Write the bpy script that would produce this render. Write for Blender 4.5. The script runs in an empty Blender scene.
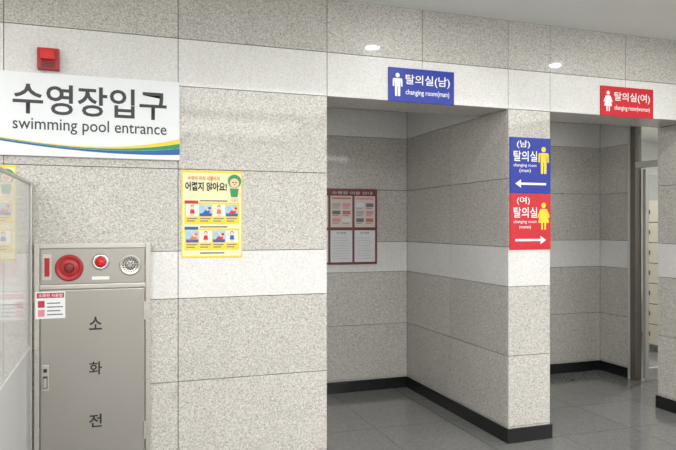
import bpy, bmesh, math
from mathutils import Vector, Matrix
scene = bpy.context.scene
scene.view_settings.view_transform = 'Standard'
COL = scene.collection

# ---------------------------------------------------------------- materials
def s2l(c):
    return tuple((x/12.92 if x <= .04045 else ((x+.055)/1.055)**2.4) for x in c)
def rgb(r, g, b):
    return s2l((r/255, g/255, b/255)) + (1,)
MC = {}
def mat(name, col, rough=.5, metal=0, spec=.5, emit=None, es=0):
    if name in MC: return MC[name]
    m = bpy.data.materials.new(name); m.use_nodes = True
    b = m.node_tree.nodes['Principled BSDF']
    b.inputs['Base Color'].default_value = col
    b.inputs['Roughness'].default_value = rough
    b.inputs['Metallic'].default_value = metal
    b.inputs['Specular IOR Level'].default_value = spec
    if emit:
        b.inputs['Emission Color'].default_value = emit
        b.inputs['Emission Strength'].default_value = es
    MC[name] = m
    return m

def granite(name, stops, scale, rough, spec, tilevar=.05, coat=.35):
    m = bpy.data.materials.new(name); m.use_nodes = True
    nt = m.node_tree; N = nt.nodes; L = nt.links
    b = N['Principled BSDF']
    tc = N.new('ShaderNodeTexCoord')
    v = N.new('ShaderNodeTexVoronoi'); v.inputs['Scale'].default_value = scale
    L.new(tc.outputs['Object'], v.inputs['Vector'])
    bw = N.new('ShaderNodeSeparateColor'); L.new(v.outputs['Color'], bw.inputs[0])
    n2 = N.new('ShaderNodeTexNoise'); n2.inputs['Scale'].default_value = scale*.35; n2.inputs['Detail'].default_value = 4
    L.new(tc.outputs['Object'], n2.inputs['Vector'])
    mx = N.new('ShaderNodeMath'); mx.operation = 'MULTIPLY_ADD'
    L.new(n2.outputs[0], mx.inputs[0]); mx.inputs[1].default_value = .7; mx.inputs[2].default_value = -.35
    ad = N.new('ShaderNodeMath'); ad.operation = 'ADD'
    L.new(bw.outputs[0], ad.inputs[0]); L.new(mx.outputs[0], ad.inputs[1])
    r = N.new('ShaderNodeValToRGB'); L.new(ad.outputs[0], r.inputs[0])
    e = r.color_ramp.elements
    e[0].position, e[0].color = stops[0]; e[1].position, e[1].color = stops[-1]
    for p, c in stops[1:-1]:
        x = e.new(p); x.color = c
    g = N.new('ShaderNodeNewGeometry')
    mr = N.new('ShaderNodeMapRange'); L.new(g.outputs['Random Per Island'], mr.inputs[0])
    mr.inputs[3].default_value = 1-tilevar; mr.inputs[4].default_value = 1+tilevar
    n3 = N.new('ShaderNodeTexNoise'); n3.inputs['Scale'].default_value = 3.0; n3.inputs['Detail'].default_value = 3
    L.new(tc.outputs['Object'], n3.inputs['Vector'])
    mr3 = N.new('ShaderNodeMapRange'); L.new(n3.outputs[0], mr3.inputs[0])
    mr3.inputs[3].default_value = .94; mr3.inputs[4].default_value = 1.06
    mm = N.new('ShaderNodeMath'); mm.operation = 'MULTIPLY'
    L.new(mr.outputs[0], mm.inputs[0]); L.new(mr3.outputs[0], mm.inputs[1])
    vm = N.new('ShaderNodeVectorMath'); vm.operation = 'SCALE'
    L.new(r.outputs[0], vm.inputs[0]); L.new(mm.outputs[0], vm.inputs['Scale'])
    L.new(vm.outputs[0], b.inputs['Base Color'])
    b.inputs['Roughness'].default_value = rough
    b.inputs['Specular IOR Level'].default_value = spec
    b.inputs['Coat Weight'].default_value = coat
    b.inputs['Coat Roughness'].default_value = .05
    return m

G_GREY = granite('granite_speckled', [(0, rgb(148,144,138)), (.2, rgb(171,167,161)), (.5, rgb(187,183,177)), (.8, rgb(199,195,189)), (1, rgb(211,208,202))], 190, .38, .3)
G_LIGHT = granite('granite_pale', [(0, rgb(206,204,200)), (.5, rgb(217,215,212)), (1, rgb(226,225,222))], 170, .35, .3, .02, .35)
GROUT = mat('grout_dark', rgb(88,86,83), .8)
BASE = mat('baseboard_black', rgb(22,22,24), .25)
WHITE_PAINT = mat('paint_white', rgb(222,222,219), .6)

def floor_mat():
    m = bpy.data.materials.new('floor_stone_tile'); m.use_nodes = True
    nt = m.node_tree; N = nt.nodes; L = nt.links
    b = N['Principled BSDF']; tc = N.new('ShaderNodeTexCoord')
    br = N.new('ShaderNodeTexBrick'); br.offset = 0
    br.inputs['Scale'].default_value = 1; br.inputs['Brick Width'].default_value = .6; br.inputs['Row Height'].default_value = .6
    br.inputs['Mortar Size'].default_value = .0025; br.inputs['Mortar Smooth'].default_value = 0
    br.inputs['Color1'].default_value = rgb(116,116,114); br.inputs['Color2'].default_value = rgb(122,122,120)
    br.inputs['Mortar'].default_value = rgb(88,88,86)
    L.new(tc.outputs['Object'], br.inputs['Vector'])
    v = N.new('ShaderNodeTexVoronoi'); v.inputs['Scale'].default_value = 120
    L.new(tc.outputs['Object'], v.inputs['Vector'])
    sp = N.new('ShaderNodeSeparateColor'); L.new(v.outputs['Color'], sp.inputs[0])
    mr = N.new('ShaderNodeMapRange'); L.new(sp.outputs[0], mr.inputs[0]); mr.inputs[3].default_value = .82; mr.inputs[4].default_value = 1.18
    vm = N.new('ShaderNodeVectorMath'); vm.operation = 'SCALE'
    L.new(br.outputs['Color'], vm.inputs[0]); L.new(mr.outputs[0], vm.inputs['Scale'])
    L.new(vm.outputs[0], b.inputs['Base Color'])
    b.inputs['Roughness'].default_value = .09; b.inputs['Specular IOR Level'].default_value = .9
    return m
FLOOR = floor_mat()

# ---------------------------------------------------------------- mesh helpers
def add_box(bm, x0, x1, y0, y1, z0, z1, mi=0, bev=0):
    vs = [bm.verts.new(p) for p in [(x0,y0,z0),(x1,y0,z0),(x1,y1,z0),(x0,y1,z0),(x0,y0,z1),(x1,y0,z1),(x1,y1,z1),(x0,y1,z1)]]
    fs = []
    for f in [(0,3,2,1),(4,5,6,7),(0,1,5,4),(1,2,6,5),(2,3,7,6),(3,0,4,7)]:
        fc = bm.faces.new([vs[i] for i in f]); fc.material_index = mi; fs.append(fc)
    if bev:
        es = set(e for f in fs for e in f.edges)
        r = bmesh.ops.bevel(bm, geom=list(es), offset=bev, segments=2, profile=.6, affect='EDGES')
        for f in r['faces']: f.material_index = mi
def finish(bm, name, mats, parent=None, smooth=False, loc=None):
    me = bpy.data.meshes.new(name); bm.to_mesh(me); bm.free()
    for m in mats: me.materials.append(m)
    if smooth:
        for p in me.polygons: p.use_smooth = True
    o = bpy.data.objects.new(name, me); COL.objects.link(o)
    if parent: o.parent = parent
    if loc: o.location = loc
    return o
def boxobj(name, b, m, parent=None, bev=0):
    bm = bmesh.new(); add_box(bm, *b, bev=bev)
    return finish(bm, name, [m], parent)
def empty(name, loc):
    o = bpy.data.objects.new(name, None); COL.objects.link(o); o.location = loc
    o.empty_display_size = .1
    return o

ZL = [0.0, .11, .6, 1.08, 1.355, 1.83, 2.31, 2.585, 2.92]
def zrows(z0, z1):
    lv = [z0] + [z for z in ZL if z0 < z < z1] + [z1]
    for a, b in zip(lv[:-1], lv[1:]):
        c = (a+b)/2
        light = 1.08 < c < 1.355 or 2.31 < c < 2.585
        yield a, b, (1 if light else 0)
G = .002; T = .02
def tiles_y(bm, ub, y, d, z0, z1):   # plane facing -Y (d=1: tile occupies y..y+T) or +Y (d=-1)
    for a, b in zip(ub[:-1], ub[1:]):
        for za, zb, mi in zrows(z0, z1):
            add_box(bm, a+G, b-G, min(y, y+d*T), max(y, y+d*T), za+G, zb-G, mi)
def tiles_x(bm, ub, x, d, z0, z1):   # plane at x; d=1: faces -X
    for a, b in zip(ub[:-1], ub[1:]):
        for za, zb, mi in zrows(z0, z1):
            add_box(bm, min(x, x+d*T), max(x, x+d*T), a+G, b-G, za+G, zb-G, mi)
TM = [G_GREY, G_LIGHT, GROUT]
XA, XB, XC, XD = 1.229, 2.543, 2.888, 4.22   # opening edges
TH = .355; YB = 1.64; H = 2.92; HO = 2.31; HR = 2.56; XE = 4.757
XL, XR, YF = -3.2, 5.6, -6.5
i_ = T - .001

# front wall left part
bm = bmesh.new()
add_box(bm, XL, XA-i_, i_, TH-i_, 0, H, 2)
tiles_y(bm, [XL, -2.39, -1.485, -.58, .324, XA], 0, 1, 0, H)
tiles_x(bm, [T, TH-T], XA, -1, 0, HO)
tiles_y(bm, [.69, XA], TH, -1, 0, HR)
finish(bm, 'wall_front_left', TM)
# headers
bm = bmesh.new()
for a, b in ((XA, XB), (XC, XD)):
    add_box(bm, a, b, i_, TH-i_, HO+.02, H, 2)
    m_ = (a+b)/2
    tiles_y(bm, [a, m_, b], 0, 1, HO, H)
    add_box(bm, a+G, b-G, T+G, TH-G, HO+.002, HO+.02, 0)
finish(bm, 'wall_front_header', TM)
# dividing pier
bm = bmesh.new()
add_box(bm, XB+i_, XC-i_, i_, YB, 0, H, 2)
tiles_y(bm, [XB, XC], 0, 1, 0, H)
tiles_x(bm, [T, YB/2, YB], XB, 1, 0, HR)
tiles_x(bm, [T, YB/2, YB], XC, -1, 0, HR)
finish(bm, 'wall_divider', TM)
# front right part
bm = bmesh.new()
add_box(bm, XD+i_, XR, i_, TH-i_, 0, H, 2)
tiles_y(bm, [XD, 5.125, XR], 0, 1, 0, H)
tiles_x(bm, [T, TH], XD, 1, 0, HO)
tiles_y(bm, [XD, XE], TH, -1, 0, HR)
finish(bm, 'wall_front_right', TM)
# recess back walls
bm = bmesh.new()
add_box(bm, .6, XE+.06, YB+i_, YB+.15, 0, 2.7, 2)
tiles_y(bm, [.69, 1.6, XB], YB, 1, 0, HR)
tiles_y(bm, [XC, 3.82, XE], YB, 1, 0, HR)
finish(bm, 'wall_recess_back', TM)
bm = bmesh.new()
add_box(bm, .6, .69-i_, TH, YB, 0, 2.7, 2)
tiles_x(bm, [TH, YB], .69, -1, 0, HR)
finish(bm, 'wall_recess_left', TM)
# wall with the women's door, at XE
DY1 = 1.2
bm = bmesh.new()
add_box(bm, XE+i_, XE+.06, DY1+.03, YB, 0, 2.7, 2)
tiles_x(bm, [DY1+.03, YB], XE, 1, 0, HR)
finish(bm, 'wall_recess_right', TM)
# ceilings of recesses
CEIL = mat('ceiling_paint', rgb(218,218,215), .7)
boxobj('ceiling_recess', (.6, XE+.06, TH, YB, HR, HR+.05), CEIL)
# hall shell
boxobj('ceiling', (XL, XR, YF, 0, H, H+.1), CEIL)
boxobj('floor', (XL-.1, 8.2, YF-.1, 3.6, -.1, 0), FLOOR)
boxobj('wall_left', (XL-.1, XL, YF, TH, 0, H), WHITE_PAINT)
boxobj('wall_right', (XR, XR+.1, YF, TH-.02, 0, H), WHITE_PAINT)
boxobj('wall_back', (XL, XR, YF-.1, YF, 0, H), WHITE_PAINT)
# baseboards
def bbx(name, segs):
    bm = bmesh.new()
    for s in segs: add_box(bm, *s, 0, .1, bev=.002)
    finish(bm, name, [BASE])
bt = .012
bbx('baseboard_front', [(XL, XA+bt, -bt, 0), (XA, XA+bt, 0, TH), (XB-bt, XC+bt, -bt, 0), (XD-bt, XR, -bt, 0)])
bbx('baseboard_recess_side', [(XB-bt, XB, 0, YB), (XC, XC+bt, 0, YB), (XD-bt, XD, 0, TH+bt), (XD, XE, TH, TH+bt), (XE-bt, XE, DY1+.04, YB)])
bbx('baseboard_recess_back', [(.69, XB-bt, YB-bt, YB), (XC+bt, XE-bt, YB-bt, YB)])

# ---------------------------------------------------------------- locker room
boxobj('wall_locker_room_back', (XE+.06, 8.2, 3.4, 3.5, 0, 2.7), WHITE_PAINT)
boxobj('wall_locker_room_right', (8.1, 8.2, TH, 3.4, 0, 2.7), WHITE_PAINT)
boxobj('wall_locker_room_front', (5.0, 8.1, .255, TH, 0, 2.7), WHITE_PAINT)
boxobj('wall_locker_room_left', (XE+.0, XE+.06, YB+.15, 3.4, 0, 2.7), WHITE_PAINT)
boxobj('ceiling_locker_room', (XE+.06, 8.2, TH, 3.5, 2.7, 2.75), CEIL)
LCK = mat('locker_cream', rgb(228,219,196), .45); LCKD = mat('locker_gap', rgb(120,112,96), .7)
HND = mat('handle_dark', rgb(60,58,55), .35, .6)
e = empty('locker_bank', (6.0, 1.75, 0))
boxobj('carcass', (.02, .5, -.95, .54, .08, 1.78), LCKD, e)
boxobj('plinth', (.05, .5, -.93, .52, 0, .08), BASE, e)
boxobj('side_panel', (.0, .5, .54, .56, 0, 1.8), LCK, e)
boxobj('top_panel', (.0, .5, -.95, .56, 1.78, 1.8), LCK, e)
bm = bmesh.new(); bh = bmesh.new()
for c in range(4):
    for r in range(7):
        y0 = -.94+c*.37; z0 = .09+r*.242
        add_box(bm, 0, .02, y0+.006, y0+.362, z0+.006, z0+.236, bev=.003)
        add_box(bh, -.015, 0, y0+.30, y0+.33, z0+.10, z0+.15, bev=.003)
finish(bm, 'doors', [LCK], e); finish(bh, 'handles', [HND], e)

# door frame + open glass leaf
FR = mat('door_frame_steel', rgb(116,111,103), .3, .5); AL = mat('door_frame_light', rgb(205,204,200), .35, .4)
def clear(name, f, col):
    m = bpy.data.materials.new(name); m.use_nodes = True
    nt = m.node_tree; N = nt.nodes; L = nt.links; b = N['Principled BSDF']
    b.inputs['Base Color'].default_value = col; b.inputs['Roughness'].default_value = .1
    tr = N.new('ShaderNodeBsdfTransparent'); mx = N.new('ShaderNodeMixShader'); mx.inputs[0].default_value = f
    L.new(tr.outputs[0], mx.inputs[1]); L.new(b.outputs[0], mx.inputs[2]); L.new(mx.outputs[0], N['Material Output'].inputs[0])
    return m
GL = clear('glass_clear', .12, rgb(220,228,226))
e = empty('door_1', (XE, 0, 0))
boxobj('jamb_far', (-.02, .06, DY1-.06, DY1+.03, 0, HR), FR, e, .003)
boxobj('jamb_far_edge', (-.026, -.02, DY1+.0, DY1+.03, 0, HR), AL, e, .001)
boxobj('jamb_near', (-.02, .06, TH+.013, TH+.07, 0, HR), FR, e, .003)
boxobj('head', (-.02, .06, TH+.07, DY1-.06, 2.06, 2.12), AL, e, .003)
boxobj('top_rail', (-.02, .06, TH+.07, DY1-.06, 2.49, HR), AL, e, .003)
boxobj('transom_glass', (.02, .026, TH+.07, DY1-.06, 2.12, 2.49), GL, e)
ly = DY1-.085
bm = bmesh.new()
for b_ in ((.065,.105,.02,2.05), (.73,.78,.02,2.05)): add_box(bm, b_[0], b_[1], ly-.02, ly+.02, b_[2], b_[3], bev=.002)
add_box(bm, .105, .73, ly-.02, ly+.02, 1.99, 2.05, bev=.002); add_box(bm, .105, .73, ly-.02, ly+.02, .02, .12, bev=.002)
finish(bm, 'leaf_frame', [AL], e)
boxobj('leaf_glass', (.105, .73, ly-.003, ly+.003, .12, 1.99), GL, e)
boxobj('leaf_pull', (.66, .69, ly-.06, ly-.02, .85, 1.25), AL, e, .006)

# ---------------------------------------------------------------- flat graphic helpers
def text_mesh(body, bold=0.0, ext=0.0):
    cu = bpy.data.curves.new('tmp', 'FONT'); cu.body = body; cu.size = 1; cu.offset = bold; cu.resolution_u = 3
    cu.align_x = 'CENTER'
    o = bpy.data.objects.new('tmp', cu); COL.objects.link(o)
    dg = bpy.context.evaluated_depsgraph_get(); dg.update()
    me = bpy.data.meshes.new_from_object(o.evaluated_get(dg))
    bpy.data.objects.remove(o, do_unlink=True)
    return me
class Sign:
    """flat panel on a wall plane facing -Y. local u,v in 0..1"""
    def __init__(s, name, x0, x1, z0, z1, y, m, thick=.012, bev=.002):
        s.w = x1-x0; s.h = z1-z0; s.e = empty(name, ((x0+x1)/2, y, (z0+z1)/2)); s.t = thick
        s.board = boxobj('board', (-s.w/2, s.w/2, -thick, -.0005, -s.h/2, s.h/2), m, s.e, bev)
    def P(s, u, v): return ((u-.5)*s.w, (v-.5)*s.h)
    def poly(s, name, pts, m, layer=1, raw=False):
        bm = bmesh.new(); y = -s.t-.0006*layer
        q = [p if raw else s.P(*p) for p in pts]
        vs = [bm.verts.new((a, y, c)) for a, c in q]
        f = bm.faces.new(vs)
        bmesh.ops.triangulate(bm, faces=[f])
        bmesh.ops.recalc_face_normals(bm, faces=bm.faces)
        return finish(bm, name, [m], s.e)
    def rect(s, name, u0, u1, v0, v1, m, layer=1):
        return s.poly(name, [(u0,v0),(u1,v0),(u1,v1),(u0,v1)], m, layer)
    def disc(s, name, u, v, r, m, layer=1, sy=1):
        c = s.P(u, v)
        return s.poly(name, [(c[0]+r*math.cos(k*math.pi/12), c[1]+sy*r*math.sin(k*math.pi/12)) for k in range(24)], m, layer, True)
    def text(s, name, body, u0, u1, v0, v1, m, bold=0.0, layer=2):
        me = text_mesh(body, bold)
        if not me.vertices: return
        xs = [v.co.x for v in me.vertices]; ys = [v.co.y for v in me.vertices]
        a0, a1, b0, b1 = min(xs), max(xs), min(ys), max(ys)
        x0, z0 = s.P(u0, v0); x1, z1 = s.P(u1, v1)
        for v in me.vertices:
            x = x0+(v.co.x-a0)/(a1-a0)*(x1-x0); z = z0+(v.co.y-b0)/max(1e-6, b1-b0)*(z1-z0)
            v.co = (x, -s.t-.0006*layer, z)
        me.materials.clear(); me.materials.append(m)
        o = bpy.data.objects.new(name, me); COL.objects.link(o); o.parent = s.e
    def person(s, name, u, v, h, m, woman=False, layer=2):
        cx, cz = s.P(u, v); k = h
        def pc(nm, q): s.poly(name+nm, [(cx+a*k, cz+b_*k) for a, b_ in q], m, layer, True)
        pc('_head', [(.1*math.cos(a*math.pi/8), .4+.1*math.sin(a*math.pi/8)) for a in range(16)])
        if not woman:
            pc('_torso', [(-.13,.27),(.13,.27),(.13,-.06),(-.13,-.06)])
            for d in (-1, 1):
                pc('_arm', [(d*.13,.27),(d*.20,.26),(d*.23,.21),(d*.23,-.08),(d*.16,-.08),(d*.16,.2),(d*.13,.2)])
                pc('_leg', [(d*.13,-.06),(d*.12,-.5),(d*.02,-.5),(d*.01,-.06)])
        else:
            pc('_dress', [(-.11,.27),(.11,.27),(.24,-.24),(-.24,-.24)])
            for d in (-1, 1):
                pc('_arm', [(d*.11,.27),(d*.15,.25),(d*.28,-.03),(d*.22,-.06),(d*.13,.14)])
                pc('_leg', [(d*.11,-.24),(d*.10,-.5),(d*.03,-.5),(d*.03,-.24)])

W = mat('print_white', rgb(232,232,232), .4); BLK = mat('print_black', rgb(30,30,32), .5)
SW = mat('sign_white', rgb(226,228,230), .4)
NAVY = mat('sign_blue', rgb(12,42,150), .35); RED = mat('sign_red', rgb(196,22,38), .35)
YEL = mat('print_yellow', rgb(238,205,48), .5); GRN = mat('print_green', rgb(40,145,78), .5)
BLU = mat('print_blue', rgb(20,90,168), .5); ORG = mat('print_orange', rgb(220,110,40), .5)
PINK = mat('print_pink', rgb(215,140,150), .5); GRY = mat('print_grey', rgb(105,105,110), .5)
CHAR = mat('print_charcoal', rgb(52,52,56), .5); SKIN = mat('skin_print', rgb(240,198,162), .5)
SKY = mat('print_water', rgb(150,195,225), .5); HAIR = mat('print_hair', rgb(70,45,35), .5)

# swimming pool sign
s = Sign('swimming_pool_sign', -.63, .33, 1.877, 2.325, 0, SW, .025)
s.text('korean_lettering', '수영장입구', .10, .925, .50, .87, CHAR, .016)
s.text('english_lettering', 'swimming pool entrance', .10, .925, .27, .46, CHAR, .006)
def band(f0, f1, name, m, layer):
    n = 30
    s.poly(name, [(k/n, f0(k/n)) for k in range(n+1)] + [(k/n, f1(k/n)) for k in range(n, -1, -1)], m, layer)
band(lambda u: .03+.15*(1-u)**2+.04*u**3, lambda u: .05+.15*(1-u)**2+.10*u**3, 'stripe_blue', BLU, 1)
band(lambda u: .052+.15*(1-u)**2+.10*u**3, lambda u: .062+.15*(1-u)**2+.15*u**3, 'stripe_green', GRN, 1)
band(lambda u: .064+.15*(1-u)**2+.15*u**3, lambda u: .072+.15*(1-u)**2+.20*u**3, 'stripe_yellow', YEL, 1)

# header signs
s = Sign('changing_room_sign_men', 1.642, 2.116, 2.305, 2.525, 0, NAVY)
s.person('man_icon', .13, .5, .15, W)
s.text('korean_lettering', '탈의실(남)', .25, .93, .48, .82, W, .01)
s.text('english_lettering', 'changing room(man)', .25, .92, .18, .38, W, .008)
s = Sign('changing_room_sign_women', 3.321, 3.805, 2.305, 2.525, 0, RED)
s.person('woman_icon', .13, .5, .15, W, True)
s.text('korean_lettering', '탈의실(여)', .25, .93, .48, .82, W, .01)
s.text('english_lettering', 'changing room(woman)', .25, .93, .18, .38, W, .008)
# pier direction signs
def arrow(s, d):
    s.poly('arrow_head', [(.5-d*.38,.17),(.5-d*.24,.245),(.5-d*.24,.095)], W, 2)
    s.rect('arrow_shaft', *sorted((.5-d*.26, .5+d*.38)), .15, .19, W, 2)
for nm, m, z0, wom in (('direction_sign_men', NAVY, 1.728, False), ('direction_sign_women', RED, 1.336, True)):
    s = Sign(nm, XB+.008, XC-.004, z0, z0+.388, 0, m)
    s.text('korean_top', '(여)' if wom else '(남)', .16, .48, .80, .95, W, .01)
    s.text('korean_lettering', '탈의실', .08, .66, .57, .76, W, .012)
    s.text('english_lettering', 'changing room', .08, .64, .46, .53, W, .006)
    s.text('english_lettering_2', '(woman)' if wom else '(man)', .22, .50, .36, .44, W, .006)
    s.person('icon', .82, .60, .19, YEL, wom)
    arrow(s, -1 if wom else 1)

# yellow posters
PAPER = mat('poster_paper', rgb(228,224,180), .4)
def poster(x0, x1, z0, z1):
    s = Sign('swimming_notice_poster', x0, x1, z0, z1, 0, PAPER, .004, .0005)
    s.rect('frame_top', 0, 1, .975, 1, YEL); s.rect('frame_bottom', 0, 1, 0, .02, YEL)
    s.rect('frame_l', 0, .02, .02, .975, YEL); s.rect('frame_r', .98, 1, .02, .975, YEL)
    s.text('subtitle', '수영이 아직 서툴러서', .10, .62, .885, .935, ORG, .02)
    s.text('title', '어렵지 않아요!', .06, .74, .765, .87, BLK, .035)
    # green swimmer mascot
    s.poly('mascot_arm', [(.75,.93),(.79,.94),(.84,.78),(.80,.77)], SKIN, 2)
    s.poly('mascot_arm', [(.93,.78),(.91,.75),(.97,.70),(.985,.73)], SKIN, 2)
    s.poly('mascot_body', [(.79,.80),(.94,.80),(.92,.70),(.81,.70)], GRN, 3)
    s.poly('mascot_legs', [(.82,.70),(.92,.70),(.94,.65),(.88,.65),(.87,.68),(.86,.65),(.80,.65)], SKIN, 3)
    s.disc('mascot_cap', .87, .885, .040, GRN, 4); s.disc('mascot_face', .867, .865, .027, SKIN, 5)
    s.disc('mascot_eye', .845, .87, .0045, BLK, 6); s.disc('mascot_eye', .893, .87, .0045, BLK, 6)
    s.poly('mascot_mouth', [(.85,.85),(.885,.85),(.867,.835)], RED, 6)
    for k, v0 in enumerate((.385, .085)):
        s.rect('panel_%d' % k, .05, .95, v0, v0+.25, YEL, 1)
        s.rect('label_%d' % k, .05, .27, v0+.235, v0+.27, RED if k == 0 else BLU, 2)
        s.rect('label_line', .30, .75, v0+.262, v0+.274, CHAR, 2)
        for j in range(4):
            u = .075+j*.217; f_ = 1 if (j+k) % 2 else -1; c_ = u+.1
            s.rect('photo', u, u+.20, v0+.09, v0+.225, (W, SKY)[(j+k) % 2], 2)
            a = (RED, BLU, ORG, RED)[(j+2*k) % 4]
            if (j+k) % 2:   # swimming figure
                s.rect('water', u, u+.20, v0+.09, v0+.125, BLU, 3)
                s.poly('figure', [(c_-.07,v0+.115),(c_+.06,v0+.12),(c_+.07,v0+.155),(c_-.0,v0+.165)], a, 4)
                s.poly('arm', [(c_+.02,v0+.15),(c_+.04,v0+.15),(c_+.0,v0+.21),(c_-.02,v0+.205)], SKIN, 5)
                s.disc('head', c_+.06, v0+.175, .010, SKIN, 5); s.disc('hair', c_+.063, v0+.183, .008, a, 6)
            else:           # standing figure
                s.poly('figure', [(c_-.03,v0+.17),(c_+.03,v0+.17),(c_+.04,v0+.12),(c_-.04,v0+.12)], a, 4)
                s.poly('arm', [(c_+f_*.03,v0+.17),(c_+f_*.025,v0+.155),(c_+f_*.08,v0+.185),(c_+f_*.08,v0+.20)], SKIN, 5)
                s.poly('legs', [(c_-.03,v0+.12),(c_+.03,v0+.12),(c_+.03,v0+.095),(c_-.03,v0+.095)], SKIN, 4)
                s.disc('hair', c_, v0+.198, .0115, HAIR, 4); s.disc('head', c_, v0+.192, .010, SKIN, 5)
            s.rect('caption', u+.01, u+.18, v0+.058, v0+.070, GRY, 2)
            s.rect('caption', u+.01, u+.14, v0+.030, v0+.042, GRY, 2)
    s.rect('footer', .3, .7, .045, .06, GRY, 2)
poster(.342, .696, 1.315, 1.824)
poster(-.875, -.520, 1.315, 1.824)

# notice board on the recess back wall
MAR = mat('board_maroon', rgb(104,40,44), .4)
DP = mat('print_dull_white', rgb(212,212,214), .5); DP2 = mat('print_beige', rgb(206,194,188), .5)
ROSE = mat('print_rose', rgb(190,110,104), .5); LG = mat('print_light_grey', rgb(165,165,168), .5)
s = Sign('notice_board', 1.53, 2.232, 1.155, 1.835, YB, MAR, .025)
s.text('header_lettering', '수영장 이용 안내', .38, .93, .925, .965, DP2, .01)
for i, (u0, u1) in enumerate(((.03,.33), (.36,.655), (.685,.97))):
    s.rect('sheet_top', u0, u1, .49, .905, DP2, 2)
    s.rect('sheet_head', u0+.02, u1-.02, .86, .885, (PINK, ROSE, PINK)[i], 3)
    s.rect('sheet_bottom', u0, u1, .03, .45, DP, 2)
    s.text('sheet_title', '안내문', u0+.08, u1-.08, .40, .43, CHAR, .01, 3)
    for j in range(3):
        for k in range(2):
            a = u0+.025+k*(u1-u0-.02)/2
            s.rect('picture', a, a+(u1-u0)/2-.04, .56+j*.10, .56+j*.10+.05, (ROSE, LG, PINK, DP, GRY)[(i*2+j*2+k) % 5], 3)
            s.rect('picture_caption', a, a+(u1-u0)/2-.06, .54+j*.10, .548+j*.10, GRY, 3)
    for j in range(9):
        s.rect('line', u0+.03, u1-.03-.02*(j % 3), .075+j*.034, .080+j*.034, LG, 3)

# ---------------------------------------------------------------- fire alarm beacon
def lathe(name, prof, m, parent, loc, seg=32):
    """profile (r, depth) revolved round local Y, front toward -Y"""
    bm = bmesh.new(); rings = []
    for r, d in prof:
        rings.append([bm.verts.new((r*math.cos(2*math.pi*k/seg), -d, r*math.sin(2*math.pi*k/seg))) for k in range(seg)])
    for a, b_ in zip(rings[:-1], rings[1:]):
        for k in range(seg):
            bm.faces.new([a[k], a[(k+1) % seg], b_[(k+1) % seg], b_[k]])
    bm.faces.new(rings[-1]); bm.faces.new(rings[0][::-1])
    bmesh.ops.recalc_face_normals(bm, faces=bm.faces)
    o = finish(bm, name, [m], parent, True, loc)
    return o
REDP = mat('alarm_red', rgb(165,26,34), .35); REDG = mat('alarm_lens', rgb(205,36,38), .15)
e = empty('fire_alarm_strobe', (-.36, 0, 2.40))
boxobj('housing', (-.055, .055, -.045, -.0005, -.058, .058), REDP, e, .006)
boxobj('lens', (-.038, .038, -.075, -.045, -.01, .048), REDG, e, .01)
bm = bmesh.new()
for k in range(4): add_box(bm, -.035, .035, -.0475, -.0455, -.048+k*.009, -.044+k*.009)
finish(bm, 'sounder_slots', [BLK], e)

# ---------------------------------------------------------------- hydrant cabinet
def steel(name, c, rough):
    m = bpy.data.materials.new(name); m.use_nodes = True
    nt = m.node_tree; N = nt.nodes; L = nt.links; b = N['Principled BSDF']
    tc = N.new('ShaderNodeTexCoord'); mp = N.new('ShaderNodeMapping'); mp.inputs['Scale'].default_value = (4, 4, 260)
    n = N.new('ShaderNodeTexNoise'); n.inputs['Scale'].default_value = 2; n.inputs['Detail'].default_value = 3
    L.new(tc.outputs['Object'], mp.inputs[0]); L.new(mp.outputs[0], n.inputs['Vector'])
    r = N.new('ShaderNodeMapRange'); L.new(n.outputs[0], r.inputs[0]); r.inputs[3].default_value = rough-.07; r.inputs[4].default_value = rough+.07
    L.new(r.outputs[0], b.inputs['Roughness'])
    b.inputs['Base Color'].default_value = c; b.inputs['Metallic'].default_value = .75
    return m
ST = steel('stainless_brushed', rgb(165,160,154), .36); STD = steel('stainless_frame', rgb(190,186,180), .3)
CX0, CX1, CZ0, CZ1 = -.428, .168, .205, 1.405
cx, cz = (CX0+CX1)/2, (CZ0+CZ1)/2; w2, h2 = (CX1-CX0)/2, (CZ1-CZ0)/2
e = empty('fire_hydrant_cabinet', (cx, 0, cz))
D = .04
boxobj('body', (-w2+.01, w2-.01, -D+.012, -.0005, -h2+.01, h2-.01), ST, e)
bm = bmesh.new()
fw = .026
add_box(bm, -w2, -w2+fw, -D-.008, -.001, -h2, h2, bev=.003)
add_box(bm, w2-fw, w2, -D-.008, -.001, -h2, h2, bev=.003)
add_box(bm, -w2+fw, w2-fw, -D-.008, -.001, h2-fw, h2, bev=.003)
add_box(bm, -w2+fw, w2-fw, -D-.008, -.001, -h2, -h2+fw, bev=.003)
zs = h2-.235
add_box(bm, -w2+fw, w2-fw, -D-.004, -.001, zs-.012, zs+.012, bev=.003)
finish(bm, 'frame', [STD], e)
boxobj('control_panel', (-w2+fw+.004, w2-fw-.004, -D+.002, -D+.014, zs+.015, h2-fw-.004), ST, e, .002)
boxobj('door', (-w2+fw+.005, w2-fw-.005, -D-.006, -D+.012, -h2+fw+.005, zs-.017), ST, e, .004)
pz = (zs+h2-fw)/2+.008
f = -D+.002
boxobj('switch_plate', (-w2+.04, -w2+.085, f-.004, f, pz-.075, pz+.065), STD, e, .002)
boxobj('switch_slot', (-w2+.05, -w2+.075, f-.007, f-.004, pz-.055, pz+.045), REDP, e, .002)
lathe('call_point_ring', [(.072,0),(.072,.008),(.062,.014),(.058,.010)], REDP, e, (-.125, f, pz-.01))
lathe('call_point_face', [(.057,0),(.057,.009),(.03,.012)], REDP, e, (-.125, f, pz-.01))
lathe('call_point_button', [(.026,0),(.026,.016),(.018,.020)], mat('button_dark', rgb(120,30,32), .4), e, (-.125, f, pz-.01))
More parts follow.
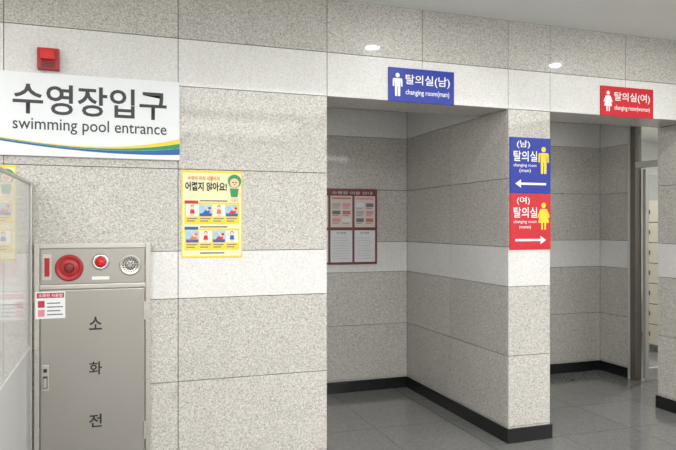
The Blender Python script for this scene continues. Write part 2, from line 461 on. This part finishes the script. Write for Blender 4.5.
lathe('lamp_ring', [(.045,0),(.045,.008),(.034,.014),(.030,.010)], mat('chrome', rgb(220,220,220), .15, 1), e, (.035, f, pz+.02))
lathe('lamp_dome', [(.03,0),(.03,.014),(.026,.028),(.016,.038),(.004,.042)], REDG, e, (.035, f, pz+.02))
lathe('sounder_ring', [(.058,0),(.058,.006),(.052,.010),(.048,.007)], STD, e, (.19, f, pz))
lathe('sounder_face', [(.047,0),(.047,.0065),(.01,.0075)], ST, e, (.19, f, pz))
bm = bmesh.new()
for rr, n in ((.038, 18), (.026, 12), (.014, 6)):
    for k in range(n):
        a = 2*math.pi*k/n; x, z = .19+rr*math.cos(a), pz+rr*math.sin(a)
        add_box(bm, x-.0035, x+.0035, f-.0095, f-.006, z-.0035, z+.0035)
finish(bm, 'sounder_holes', [BLK], e)
boxobj('label_plate', (-.01, .08, f-.002, f, pz-.078, pz-.06), SW, e)
dx = -w2+.055; dz = -.12
boxobj('handle_plate', (dx-.018, dx+.018, -D-.012, -D-.006, dz-.07, dz+.07), STD, e, .003)
boxobj('handle_recess', (dx-.011, dx+.011, -D-.0135, -D-.012, dz-.055, dz+.01), CHAR, e)
boxobj('handle_lever', (dx-.008, dx+.008, -D-.026, -D-.013, dz-.05, dz+.0), STD, e, .003)
boxobj('handle_lock', (dx-.009, dx+.009, -D-.016, -D-.012, dz+.03, dz+.05), HND, e, .002)
bm = bmesh.new()
for z in (-.45, .22): add_box(bm, w2-fw-.012, w2-fw+.002, -D-.014, -D, z-.05, z+.05, bev=.003)
finish(bm, 'hinges', [STD], e)
s = Sign.__new__(Sign); s.w = .6; s.h = 1.2; s.e = e; s.t = D+.008
MAG = mat('print_crimson', rgb(190,45,75), .5)
s.rect('sticker', .015, .26, .665, .785, W, 1)
s.rect('sticker_head', .025, .25, .757, .78, MAG, 2)
s.text('sticker_title', '소화전 사용법', .04, .235, .761, .776, W, .01, 3)
for k in range(4): s.rect('sticker_line', .11, .24-.02*(k % 2), .68+k*.017, .685+k*.017, GRY, 2)
s.rect('sticker_pic', .035, .09, .715, .745, MAG, 2); s.rect('sticker_pic', .035, .09, .675, .705, PINK, 2)
for ch, v in (('소', .635), ('화', .43), ('전', .19)):
    s.text('lettering', ch, .46, .57, v-.03, v+.03, BLK, .015, 1)

# ---------------------------------------------------------------- glass partition
GP = clear('glass_hazy', .42, rgb(228,228,227))
e = empty('glass_partition', (-.45, -.9, 0))
boxobj('glass_pane', (-.005, .005, -.85, .86, .86, 1.72), GP, e, .001)
FP = clear('glass_frosted', .7, rgb(228,228,227))
boxobj('lower_panel', (-.005, .005, -.85, .86, .06, .85), FP, e, .002)
boxobj('post_wall', (-.012, .012, .86, .885, 0, 1.74), STD, e, .002)
boxobj('post_free', (-.02, .02, -.89, -.85, 0, 1.74), STD, e, .002)
boxobj('top_rail', (-.008, .008, -.85, .86, 1.72, 1.735), STD, e, .002)
boxobj('foot_rail', (-.012, .012, -.85, .86, 0, .06), STD, e, .002)

# ---------------------------------------------------------------- lights
def area(name, loc, sx, sy, p, col=(.985,.99,.985)):
    l = bpy.data.lights.new(name, 'AREA'); l.shape = 'RECTANGLE'; l.size = sx; l.size_y = sy; l.energy = p; l.color = col
    o = bpy.data.objects.new(name, l); COL.objects.link(o); o.location = loc
    return o
LENS = mat('lamp_diffuser', (1,1,1,1), .5, emit=(1,.99,.97,1), es=2)
for x in (-1.6, 1.2, 4.0):  # unseen ceiling panels, added as fill to light the closed hall evenly
    for y in (-3.2, -5.2):
        e = empty('ceiling_light_panel', (x, y, H))
        boxobj('frame', (-1.2, 1.2, -.72, .72, -.03, -.0005), WHITE_PAINT, e, .004)
        boxobj('diffuser', (-1.17, 1.17, -.69, .69, -.034, -.03), LENS, e)
        o = area('panel_light', (0, 0, -.04), 2.3, 1.36, {-1.6: 66, 1.2: 60, 4.0: 54}[x]); o.parent = e
DL = mat('downlight_lens', (1,1,1,1), .5, emit=(1,.98,.95,1), es=60)
for x in (1.89, 3.62, -1.4):
    e = empty('downlight', (x, -.89, H))
    lathe('trim_ring', [(.075,0),(.075,.006),(.055,.010),(.052,.004)], WHITE_PAINT, e, (0,0,0)).rotation_euler = (math.radians(90), 0, 0)
    lathe('lens', [(.05,0),(.05,.006),(.02,.008)], DL, e, (0,0,0)).rotation_euler = (math.radians(90), 0, 0)
    o = area('lamp', (0,0,-.015), .1, .1, 8); o.data.shape = 'DISK'; o.parent = e
for nm, x, y, z, p in (('recess_downlight', 1.3, 1.0, HR, 2.5), ('recess_downlight', 3.7, 1.0, HR, 3), ('locker_room_light', 5.9, 1.6, 2.7, 60)):
    e = empty(nm, (x, y, z))
    boxobj('frame', (-.09, .09, -.09, .09, -.012, -.0005), WHITE_PAINT, e, .003)
    o = area('lamp', (0, 0, -.02), .14, .14, p); o.parent = e
w = bpy.data.worlds.new('World'); scene.world = w; w.use_nodes = True
w.node_tree.nodes['Background'].inputs[0].default_value = (.8,.8,.8,1); w.node_tree.nodes['Background'].inputs[1].default_value = .3

# ---------------------------------------------------------------- camera
cam = bpy.data.cameras.new('Camera'); co = bpy.data.objects.new('Camera', cam); COL.objects.link(co)
co.location = (0, -3.8, 1.5); co.rotation_euler = (math.radians(90), 0, math.radians(-18.9))
cam.sensor_width = 36; cam.lens = 36*640/676; cam.shift_y = 1/676; cam.clip_start = .05
scene.camera = co
